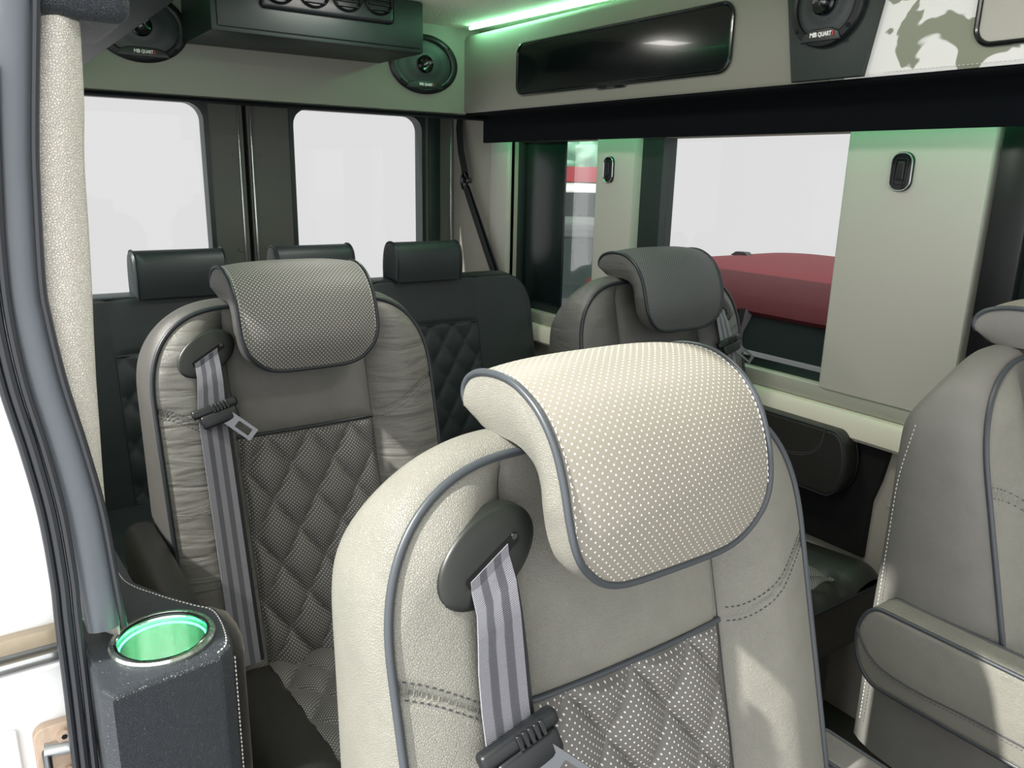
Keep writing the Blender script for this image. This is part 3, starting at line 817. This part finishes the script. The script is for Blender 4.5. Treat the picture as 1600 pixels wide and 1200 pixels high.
f = link('oval_flap', pillow([(y-.3, z-1.56) for y, z in rrect(.30, .795, 1.598, 1.74, .03, 8)], 'x', XC-1.65-.004, XC-1.65+.01, .003), M['panel'], cab2)
link('flap_frame', tube([(XC-1.65-.004, y-.3, z-1.56) for y, z in rrect(.30, .795, 1.598, 1.74, .03, 8)], .005, True, 8), M['gloss'], f)
# trapezoid speaker panel
sp = empty('trapezoid_housing', (XC, 1.09, 1.56), 'black leather trapezoid panel carrying a round speaker between the overhead cabinets', 'speaker housing')
bm = bmesh.new()
Q4 = [(1.220-1.09, .245), (1.175-1.09, .003), (1.005-1.09, .003), (.962-1.09, .245)]
pillow(Q4, 'x', -.012, -.0005, .003, bm=bm); link('panel_body', bm, M['ac'], sp)

def speaker(name, loc, rx, rz, rotz, label, logo_z):
    """faces -Y in its own frame"""
    r = empty(name, loc, label, 'speaker', 'ceiling speakers'); r.rotation_euler = (0, 0, rotz)
    def ell(s, d, n=64): return [(rx*s*math.cos(2*PI*k/n), d, rz*s*math.sin(2*PI*k/n)) for k in range(n)]
    link('speaker_ring', loft([ell(1.0, .004), ell(1.0, -.006), ell(.97, -.010), ell(.85, -.013), ell(.80, -.010), ell(.79, 0)], True), M['plastic'], r)
    link('grille', loft([ell(.80, -.004), ell(.6, -.006), ell(.35, -.009), ell(.2, -.011), ell(.01, -.0115)], True), M['grille'], r)
    c = min(rx, rz)
    t = link('tweeter', loft([[(c*s*math.cos(2*PI*k/32), d, c*s*math.sin(2*PI*k/32)) for k in range(32)] for s, d in ((.30, -.004), (.30, -.018), (.26, -.022), (.2, -.017), (.12, -.015))]), M['gloss'], r)
    link('tweeter_dome', loft([[(c*s*math.cos(2*PI*k/24), d, c*s*math.sin(2*PI*k/24)) for k in range(24)] for s, d in ((.11, -.014), (.10, -.019), (.06, -.023), (.01, -.024))]), M['steel'], t)
    w = rx*.56
    pl = bmesh.new(); pillow([(x, z) for x, z in [(-w, logo_z-.013), (w, logo_z-.013), (w*.85, logo_z+.004), (w*.45, logo_z+.012), (-w*.45, logo_z+.012), (-w*.85, logo_z+.004)]], 'y', -.014, -.006, .002, bm=pl)
    pl = link('badge', pl, M['plastic'], r)
    text('MB', .0125, (-.0165, -.0150, logo_z), (PI/2, 0, 0), M['txt'], pl, ext=.0008)
    text('QUART', .0118, (.0105, -.0150, logo_z), (PI/2, 0, 0), M['txt'], pl, ext=.0003).scale = (.78, 1, 1)
    link('badge_mark', B(.0285, .0315, -.0156, -.0146, logo_z-.0045, logo_z+.0045), M['red_txt'], pl)
    for a in (40, 140, 220, 320):
        a = math.radians(a); bm = bmesh.new(); tube([(rx*.91*math.cos(a), -.011, rz*.91*math.sin(a)), (rx*.91*math.cos(a), -.0135, rz*.91*math.sin(a))], .0045, n=8, bm=bm); link('screw', bm, M['void'], r)
    return r
YH = 2.58
speaker('speaker', (1.388, YH, 1.713), .132, .097, 0, 'oval speaker on the rear header in the corner beside the air unit', -.066)
speaker('speaker', (.487, YH, 1.735), .128, .097, 0, 'oval speaker on the rear header partly hidden by the door trim at left', -.068)
speaker('speaker', (XC-.0165, 1.100, 1.712), .086, .086, -PI/2, 'round speaker on the black trapezoid panel at the top edge', -.062)
# rear header box
hb = bmesh.new()
P = [(YH+.02, 1.552), (YH, 1.560), (YH, 1.845), (2.95, 1.845), (2.95, 1.72), (2.66, 1.62), (2.66, 1.552)]
loft([[(.06, y, z) for y, z in P], [(XC+.06, y, z) for y, z in P]], True, hb)
struct('wall_rear', hb, M['cab'])
struct('trim_18', B(.06, 1.70, YH-.004, 2.67, 1.546, 1.5535, r=.002), M['navy'])
# air unit
ac = empty('air_conditioner', (.95, 2.42, 1.70), 'black leather-wrapped air unit with round vents on the rear header', 'air conditioner')
bm = bmesh.new(); P = [(-.15, 0), (.155, 0), (.155, .145), (-.15, .145), (-.15, .12)]
loft([[(x, -.155, .0) for x in ()] for _ in ()], False, bm) if False else None
box(bm, -.35, .272, -.15, .155, 0.0, .143, r=.006); link('casing', bm, M['ac'], ac)
link('front_panel', B(-.335, .26, -.156, -.148, .012, .143, r=.004), M['ac'], ac)
vp = link('vent_panel', B(-.222, .168, -.166, -.150, .068, .145, r=.012, seg=4), M['plastic'], ac)
for k in range(4):
    cx = -.172+.097*k*1.0; cz_ = .1145+.002*k
    v = link('air_vent', loft([[(cx+.043*s*math.cos(2*PI*i/40), d, cz_+.034*s*math.sin(2*PI*i/40)) for i in range(40)] for s, d in ((1.0, -.160), (1.0, -.172), (.92, -.176), (.82, -.172), (.80, -.164))]), M['black'], vp)
    for j in range(4):
        link('vent_slat', B(cx-.032, cx+.032, -.176, -.168, cz_-.021+j*.013, cz_-.018+j*.013, r=.001), M['plastic'], v)
# light strip along the top of the cabinets
tag(link('led_strip', tube([(1.640, .5, 1.8355), (1.604, 1.2, 1.8355), (1.568, 1.85, 1.8355), (1.533, 2.51, 1.8355)], .0055, n=8), M['led_hot']), 'glowing green-white light strip along the ceiling edge above the cabinet', 'light strip', 'green light strips')
tag(link('led_strip', B(1.675, 1.695, -.5, 2.60, 1.546, 1.552), M['led']), 'hidden green light strip behind the dark valance over the side windows', 'light strip', 'green light strips')
tag(link('led_strip', B(.30, .32, .9, 2.5, 1.835, 1.841), emit('led_green_soft', '#5cffa2', 5)), 'green light strip on the ceiling over the right cabinets', 'light strip', 'green light strips')

# pillar seat belt at the rear corner
sb = empty('shoulder_belt', (1.70, 2.85, 1.3), 'black three-point belt hanging from the rear corner pillar beside the bench', 'seat belt')
def L3(p): return (p[0]-1.70, p[1]-2.85, p[2]-1.3)
pts = [(1.716, 2.885, 1.57), (1.706, 2.875, 1.53), (1.70, 2.85, 1.44), (1.70, 2.822, 1.37), (1.70, 2.81, 1.335)]
link('upper_webbing', ribbon([L3(p) for p in pts], [(0, 1, -.1)]*5, .046, .002), M['web_dk'], sb)
bm = bmesh.new(); tube([L3((1.692, 2.81+.022*math.cos(t), 1.322+.030*math.sin(t))) for t in [2*PI*k/24 for k in range(24)]], .006, True, 8, bm); lp = link('belt_ring', bm, M['gloss'], sb)
bm = bmesh.new(); tube([L3((1.72, 2.81, 1.325)), L3((1.680, 2.81, 1.325))], .012, n=14, bm=bm); link('anchor_bolt', bm, M['steel'], lp)
p0, p1 = Vector((1.69, 2.80, 1.30)), Vector((1.70, 2.38, .68))
pts = [p0.lerp(p1, k/10)+Vector((0, 0, -.012*math.sin(PI*k/10))) for k in range(11)]
link('lower_webbing', ribbon([L3(p) for p in pts], [(.2, .9, -.3)]*11, .046, .0018), M['web_dk'], sb)
p0, p1 = Vector((1.70, 2.80, 1.30)), Vector((1.70, 2.30, .60))
pts = [p0.lerp(p1, k/10) for k in range(11)]
link('lower_webbing', ribbon([L3(p) for p in pts], [(.2, .9, -.3)]*11, .046, .0018), M['web_dk'], sb)

# ------------------------------------------------------------------ near side: right wall, door frame, console
rw = bmesh.new()
for a, b in ((1.10, 1.75), (1.85, 2.50)):
    holed((a-.05, b+.05 if b > 2 else b+.05, .80, 1.845), (a, b, .90, 1.50, .04), 'x', .0, .05, rw)
box(rw, 0, .05, .98, 2.96, 0, .80); box(rw, 0, .05, .98, 1.05, .80, 1.845); box(rw, 0, .05, 2.55, 2.96, .80, 1.845)
struct('wall_right', rw, M['wallskin'], False)
for i, (a, b) in enumerate(((1.10, 1.75), (1.85, 2.50))):
    struct('window_%d' % (i+6), B(.018, .022, a-.01, b+.01, .89, 1.51), M['glass'], False)  # unseen windows, put in to let extra light into the cabin
rc = empty('overhead_cabinet', (.16, 1.8, 1.56), 'dark overhead cabinet on the near side seen from below at the top left', 'overhead cabinet', 'overhead cabinets')
link('cabinet_body', B(.05-.16, .262-.16, .98-1.8, 2.57-1.8, 0, .285, r=.006), M['ac'], rc)
# pillar trim
LFT = [(.082, 1.50), (.076, 1.464), (.062, 1.40), (.055, 1.333), (.050, 1.29), (.049, 1.247), (.048, 1.20), (.049, 1.155), (.052, 1.105), (.057, 1.061), (.062, 1.015), (.068, .974), (.075, .921), (.080, .880), (.081, .865)]
RGT = [(.113, 1.50), (.111, 1.46), (.108, 1.41), (.103, 1.362), (.100, 1.30), (.097, 1.244), (.094, 1.20), (.091, 1.149), (.089, 1.10), (.087, 1.055), (.0855, 1.01), (.084, .970), (.084, .918), (.085, .880), (.085, .865)]
def at_z(P, t): return poly_at(P, t)
def pil(u, v):
    a = at_z(LFT, v); b = at_z(RGT, v)
    w = u
    x = a[0]+(b[0]-a[0])*w; z = a[1]+(b[1]-a[1])*w
    return x, z
def pilsurf(u, v):
    # u 0..1 front face, beyond 1 wraps back
    if u < .72:
        t = u/.72; x, z = pil(t, v); y = .846 - .010*math.sin(PI*t)**.7 - .0
        return (x, y + .012*t*t, z)
    t = (u-.72)/.28; x, z = pil(1, v); return (x+.002*math.sin(PI*t), .858+.14*t, z)
bm = surf(pilsurf, 40, 90)
surf(lambda u, v: ((lambda p: (p[0]-.012*u, .846+.02*u, p[1]))(pil(0, v))), 4, 90, bm=bm)
struct('trim_19', bm, M['pillar'])
# outer seal
def along(P, n): return [poly_at(P, k/n) for k in range(n+1)]
SL = along([(0.063, 1.519), (0.06, 1.49), (0.047, 1.387), (0.042, 1.334), (0.037, 1.256), (0.038, 1.221), (0.044, 1.16), (0.054, 1.096), (0.063, 1.027), (0.067, 0.956), (0.07, 0.892)], 60)
seal = empty('door_seal', (.03, .83, .0), 'black rubber door seal curving down the left door frame', 'door seal')
def strip(P, w0, w1, y, dep, bulge=.5):
    loops = []
    for i, (x, z) in enumerate(P):
        loops.append([(x-.03+w*math.cos(a) if 0 else x-.03+(w1-w0)/2*math.cos(a)+(w0+w1)/2, y-.83-dep*math.sin(a), z) for w in (0,) for a in [PI*k/10 for k in range(11)]] + [(x-.03+w0, y-.83+.03, z), (x-.03+w1, y-.83+.03, z)])
    return loft(loops, True)
link('seal_flap', strip(SL, -.017, .014, .835, .008), M['rubber'], seal, ang=60)
link('seal_lip', tube([(x-.03+.0165, .828-.83, z) for x, z in SL], .0036, n=8), M['rubber_dk'], seal)
RB = along([(0.034, 1.438), (0.025, 1.334), (0.021, 1.279), (0.02, 1.223), (0.024, 1.163), (0.033, 1.099), (0.04, 1.032), (0.042, 0.963), (0.041, 0.92), (0.04, 0.839), (0.038, 0.737), (0.037, 0.637)], 60)
for dx, r in ((-.0125, .0035), (-.0045, .0048), (.0045, .0040)):
    link('seal_rib', tube([(x-.03+dx, .822-.83, z) for x, z in RB], r, n=8), M['rubber_dk'], seal)
struct('trim_24', B(.05, .09, -1.0, .80, 1.755, 1.845), M['wallskin'], False)  # unseen door header, added to keep direct sun off the right-hand chair
# white painted door jamb with its hardware
jb = bmesh.new()
box(jb, -.16, .030, .855, .875, -.2, 1.60); box(jb, -.16, -.02, .845, .856, .33, .795, r=.004); box(jb, .0, .045, .865, .90, -.2, 1.6)
struct('trim_20', jb, M['white'])
struct('trim_21', B(-.16, .030, .842, .856, .885, .903, r=.003), M['brass'])
struct('trim_22', B(-.16, .030, .836, .856, .868, .880, r=.004), M['aluminium'])
struct('trim_23', B(-.16, .030, .838, .856, .858, .866, r=.003), M['white'])
st = empty('door_striker', (.014, .855, .76), 'worn metal striker plate with a bent loop on the white door jamb', 'door striker')
link('plate', pillow([(x, z) for x, z in rrect(-.022, .030, -.045, .032, .012)], 'y', -.012, .0, .002), M['rust'], st)
for z in (.017, -.028):
    bm = bmesh.new(); tube([(.006, -.010, z), (.006, -.016, z)], .0075, n=16, bm=bm); s = link('screw', bm, M['rust'], st)
    bm = bmesh.new(); tube([(.006, -.0155, z), (.006, -.0165, z)], .003, n=6, bm=bm); link('screw_recess', bm, M['void'], s)
link('striker_loop', tube([(-.012, -.010, .004), (-.012, -.022, -.002), (-.012, -.032, -.018), (-.010, -.034, -.034), (0, -.034, -.038), (.012, -.034, -.034), (.018, -.030, -.018), (.022, -.020, -.004), (.022, -.010, 0)], .0042, n=10), M['steel'], st)
bm = bmesh.new(); tube([(-.014, -.012, .006), (.026, -.014, .001)], .0085, n=14, bm=bm); link('striker_base', bm, M['aluminium'], st)
# leather end of the overhead door trim
tag(link('door_header_trim', B(.060, .152, .83, 1.02, 1.482, 1.60, r=.014, seg=4), M['console']), 'black leather-wrapped door header end above the cream pillar', 'door trim')

# console with cup holder
con = empty('cup_holder_console', (.12, .84, 0), 'black leather side console with a lit metal cup holder', 'console')
TOP = [(.060, .738), (.165, .752), (.178, .764), (.184, .785), (.187, .82), (.184, .850), (.168, .872), (.140, .915), (.115, .965), (.110, 1.02), (.109, 1.10), (.070, 1.10), (.054, .95), (.049, .85), (.050, .757)]
TOP = [(x-.12, y-.84) for x, y in TOP]
def hole_ring(z, r, n=60): return [(-.0+r*math.cos(2*PI*k/n)+.000, -.026+r*math.sin(2*PI*k/n), z) for k in range(n)]
RH = .0455
# resample outline by angle about the cup centre
cxx, cyy = .0, -.026
def ray_out(a):
    best = None; c, s = math.cos(a), math.sin(a)
    for i in range(len(TOP)):
        p, q = TOP[i], TOP[(i+1) % len(TOP)]
        ex, ey = q[0]-p[0], q[1]-p[1]; det = c*(-ey)+s*ex
        if abs(det) < 1e-12: continue
        t = ((p[0]-cxx)*(-ey)+(p[1]-cyy)*ex)/det; u = (c*(p[1]-cyy)-s*(p[0]-cxx))/det
        if t > 0 and -1e-6 <= u <= 1+1e-6: best = t if best is None else max(best, t)
    return (cxx+c*best, cyy+s*best)
angs = sorted([2*PI*k/120 for k in range(120)] + [math.atan2(y-cyy, x-cxx) % (2*PI) for x, y in TOP])
out = [ray_out(a) for a in angs]
inn = [(cxx+RH*math.cos(a), cyy+RH*math.sin(a)) for a in angs]
def scl(d): 
    r = []
    for (x, y) in out:
        l = math.hypot(x-cxx, y-cyy); r.append((x-(x-cxx)/l*d, y-(y-cyy)/l*d))
    return r
zt_ = .872
bm = bmesh.new()
loft([[(x, y, zt_-.012) for x, y in inn], [(x, y, zt_) for x, y in inn], [(x, y, zt_) for x, y in scl(.006)], [(x, y, zt_-.0015) for x, y in scl(.002)], [(x, y, zt_-.006) for x, y in out], [(x, y, .05) for x, y in out]], False, bm)
link('console_body', bm, M['console'], con, ang=50)
# cream inner side
sd = [(.066, -.074), (.0715, -.05), (.0735, -.02), (.071, .012), (.056, .034)]
bm = bmesh.new(); n = len(sd)
loft([[(x*(1)+.0045, y, .05) for x, y in sd], [(x+.0045, y, .862) for x, y in sd]], False, bm, closed=False)
link('side_panel', bm, M['console_c'], con, ang=80)
ed = [(x, y, zt_+.0002) for x, y in [offs(TOP, .0065)[i] for i in range(1, 11)]]
ed = [poly_at([p[:2] for p in ed], i/60)+(zt_+.0002,) for i in range(61)]
link('console_stitching', stitches(ed, ln=.0035, gap=.0018, r=.0008), M['thread_lt'], con)
link('console_stitching', stitches([(.061, -.072, z/100) for z in range(10, 87)], ln=.0035, gap=.0018, r=.0008), M['thread_lt'], con)
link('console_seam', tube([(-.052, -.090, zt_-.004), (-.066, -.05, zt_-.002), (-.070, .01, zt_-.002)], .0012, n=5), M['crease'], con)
def ring(r, z, n=72): return [(cxx+r*math.cos(2*PI*k/n), cyy+r*math.sin(2*PI*k/n), z) for k in range(n)]
ch = link('cup_holder', loft([ring(.0525, zt_-.001), ring(.0525, zt_+.003), ring(.0505, zt_+.0055), ring(.047, zt_+.0055), ring(.0445, zt_+.001), ring(.0435, zt_-.004), ring(.0425, zt_-.07), ring(.040, zt_-.076), ring(.036, zt_-.076), ring(.035, zt_-.0745), ring(.001, zt_-.0745)], False), M['cup'], con, ang=35)
link('cup_holder_light', tube(ring(.0437, zt_-.006, 48), .0013, True, 6), emit('cup_led', '#3dffa0', 14), ch)
link('cup_holder_rim', tube(ring(.0455, zt_+.0035, 72), .0022, True, 8), M['gloss'], ch)

# ------------------------------------------------------------------ outside: parked cars, asphalt, hedge
gz = -.55
g = bmesh.new(); box(g, 1.95, 11.0, -3.5, 13.0, gz-.05, gz); o = struct('ground', g, M['asphalt'], False)
def car(name, loc, rotz, paint, label, L=4.3, W=1.75, H=1.5, roof=(.32, .78), hood=.62):
    r = empty(name, loc, label, 'car', 'cars parked outside'); r.rotation_euler = (0, 0, rotz)
    hz = H*hood
    body = [(-L/2, .28), (-L/2+.02, hz*.8), (-L/2+.25, hz), (L/2-.15, hz*1.02), (L/2, hz*.8), (L/2-.02, .28), (L/2-.1, .2), (-L/2+.1, .2)]
    body = [(y, z) for y, z in body][::-1]
    link('car_body', pillow(body, 'x', -W/2, W/2, .08), paint, r, ang=35)
    a, b = -L/2+L*roof[0], -L/2+L*roof[1]
    gh = bmesh.new(); loops = []
    for z, dy, dx in ((hz-.02, .32, .04), (H-.20, .08, .12), (H-.12, .03, .16)):
        loops.append([(x, y, z) for x, y in rrect(-W/2+dx, W/2-dx, a-dy, b+dy, .12)])
    link('windows', loft(loops, True, gh), M['carglass'], r, ang=50)
    rf = bmesh.new(); loops = []
    for z, d in ((H-.15, .015), (H-.12, -.015), (H-.07, .02), (H-.02, .16), (H, .42), (H+.005, .7)):
        loops.append([(x, y, z) for x, y in rrect(-W/2+.15+d, W/2-.15-d, a+d*.6, b-d*.6, .18)])
    rr_ = link('roof', loft(loops, True, rf), paint, r, ang=60)
    for sx in (-1, 1):
        for yy in (a-.02, (a+b)/2, b+.02):
            link('window_pillar', tube([(sx*(W/2-.03), yy+(.25 if yy > b else -.25 if yy < a else 0), hz-.01), (sx*(W/2-.155), yy, H-.12)], .03, n=6), paint if yy != (a+b)/2 else M['black'], r)
    fin = link('roof_antenna', loft([[(x, b-.25+y*s, H-.005+zz) for x, y in ((-.02, -.06), (.02, -.06), (.02, .08), (-.02, .08))] for s, zz in ((.8, 0), (.4, .02))]), M['black'], rr_)
    for sx in (-1, 1):
        for yy in (-L*.31, L*.31):
            bm = bmesh.new(); tube([(sx*(W/2-.2), yy, .32), (sx*(W/2+.005), yy, .32)], .32, n=28, bm=bm); w = link('wheel', bm, M['tyre'], r)
            bm = bmesh.new(); tube([(sx*(W/2), yy, .32), (sx*(W/2+.012), yy, .32)], .2, n=20, bm=bm); link('rim', bm, M['aluminium'], w)
    return r
car('parked_car', (3.22, 2.0, gz), 0, M['red'], 'red car parked right outside the side window, seen over its roof', L=4.2, W=1.8, H=1.535, roof=(.28, .71), hood=.6)
a = math.radians(-39)
def radial(d): return (d*math.sin(-a), d*math.cos(a), gz)
car('parked_car', radial(8.6), a, M['cardark'], 'dark car parked outside, glimpsed low through the rear side window', H=1.42, W=1.65)
car('parked_car', radial(13.4), a, M['carwhite'], 'white car glimpsed through the rear side window behind the dark car', H=1.75)
van = empty('red_van', radial(18.5) , 'red van glimpsed at the back of the car park through the rear side window', 'van'); van.rotation_euler = (0, 0, a)
link('van_body', pillow([(y, z) for y, z in [(-2.0, .3), (2.0, .3), (2.1, 1.1), (1.6, 1.9), (-1.95, 2.05), (-2.05, 1.2)]], 'x', -.9, .9, .12), M['red2'], van)
link('van_window', B(-.75, .75, -2.04, -1.96, 1.25, 1.75, r=.03), M['carglass'], van)
for sx in (-.8, .8):
    for yy in (-1.3, 1.3):
        bm = bmesh.new(); tube([(sx-.1, yy, .34), (sx+.1, yy, .34)], .34, n=20, bm=bm); link('wheel', bm, M['tyre'], van)
tr = empty('hedge_tree', (radial(23)[0], radial(23)[1], gz), 'green leafy tree behind the parked cars in the rear side window', 'tree')
bm = bmesh.new(); bmesh.ops.create_icosphere(bm, subdivisions=5, radius=1.0)
import mathutils.noise as NZ
for v in bm.verts:
    k = 1+.25*NZ.noise(v.co*2.2)+.12*NZ.noise(v.co*6); v.co = Vector((v.co.x*1.5*k, v.co.y*1.3*k, 2.1+v.co.z*1.3*k))
link('crown', bm, M['leaf'], tr)
bm = bmesh.new(); tube([(0, 0, 0), (.05, 0, .6), (0, 0, 1.4)], [.16, .13, .1], n=10, bm=bm); link('trunk', bm, M['tyre'], tr)

# ------------------------------------------------------------------ light
w = bpy.data.worlds.new('sky'); sc.world = w; w.use_nodes = True; nt = w.node_tree; bg = nt.nodes['Background']
tc = nt.nodes.new('ShaderNodeTexCoord'); L = nt.links.new
nz = nt.nodes.new('ShaderNodeVectorMath'); nz.operation = 'NORMALIZE'; L(tc.outputs['Generated'], nz.inputs[0])
def dotn(v):
    d = nt.nodes.new('ShaderNodeVectorMath'); d.operation = 'DOT_PRODUCT'; L(nz.outputs[0], d.inputs[0]); d.inputs[1].default_value = v; return d.outputs['Value']
def ramp(val, a, b, s):
    m = nt.nodes.new('ShaderNodeMapRange'); m.interpolation_type = 'SMOOTHSTEP'; m.inputs['From Min'].default_value = a; m.inputs['From Max'].default_value = b; m.inputs['To Max'].default_value = s; L(val, m.inputs['Value']); return m.outputs[0]
SKY_BACK, SKY_UP = 1.5, 1.3
tot = math_n(nt, 'ADD', math_n(nt, 'ADD', .745, ramp(dotn((-.62, -.76, .2)), .15, .8, SKY_BACK)), ramp(dotn((0, 0, 1)), .45, .9, SKY_UP))
bg.inputs[0].default_value = (1, 1, 1, 1); L(tot, bg.inputs[1])
su = bpy.data.lights.new('sun', 'SUN'); so = bpy.data.objects.new('sun', su); C.objects.link(so)
su.energy = 9.5; su.angle = math.radians(1.2); su.color = (1, .97, .90)
so.rotation_euler = Vector((-1, .22, 1.0)).to_track_quat('Z', 'Y').to_euler(); so.location = (-4, 1, 5)
def area(name, loc, size, sy, e, col, rot=(0, 0, 0)):
    l = bpy.data.lights.new(name, 'AREA'); l.shape = 'RECTANGLE'; l.size = size; l.size_y = sy; l.energy = e; l.color = col
    o = bpy.data.objects.new(name, l); C.objects.link(o); o.location = loc; o.rotation_euler = rot; return o
# fill lamps added under the ceiling, out of view, to brighten the interior
for i, (x, y) in enumerate(((.9, .55), (.9, 1.35), (.9, 2.1))):
    t = empty('fill_lamp', (x, y, 1.845), 'added unseen fill lamp on the ceiling above the %s' % ('front row', 'middle row', 'rear bench')[i], 'added fill lamp', 'added fill lamps')
    link('fill_lamp_body', B(-.13, .13, -.07, .07, -.012, 0, r=.004), M['panel'], t)
    link('fill_diffuser', B(-.115, .115, -.055, .055, -.016, -.011, r=.002), emit('fill_diffuser_glow', '#fff6e8', 1.5), t)
    area('fill_light', (x, y, 1.82), .24, .12, (2.5, 4, 3)[i], (1, .96, .9))

sc.view_settings.view_transform = 'Standard'; sc.view_settings.look = 'None'
sc.view_settings.gamma = 1; sc.view_settings.use_curve_mapping = False; sc.view_settings.exposure = 0
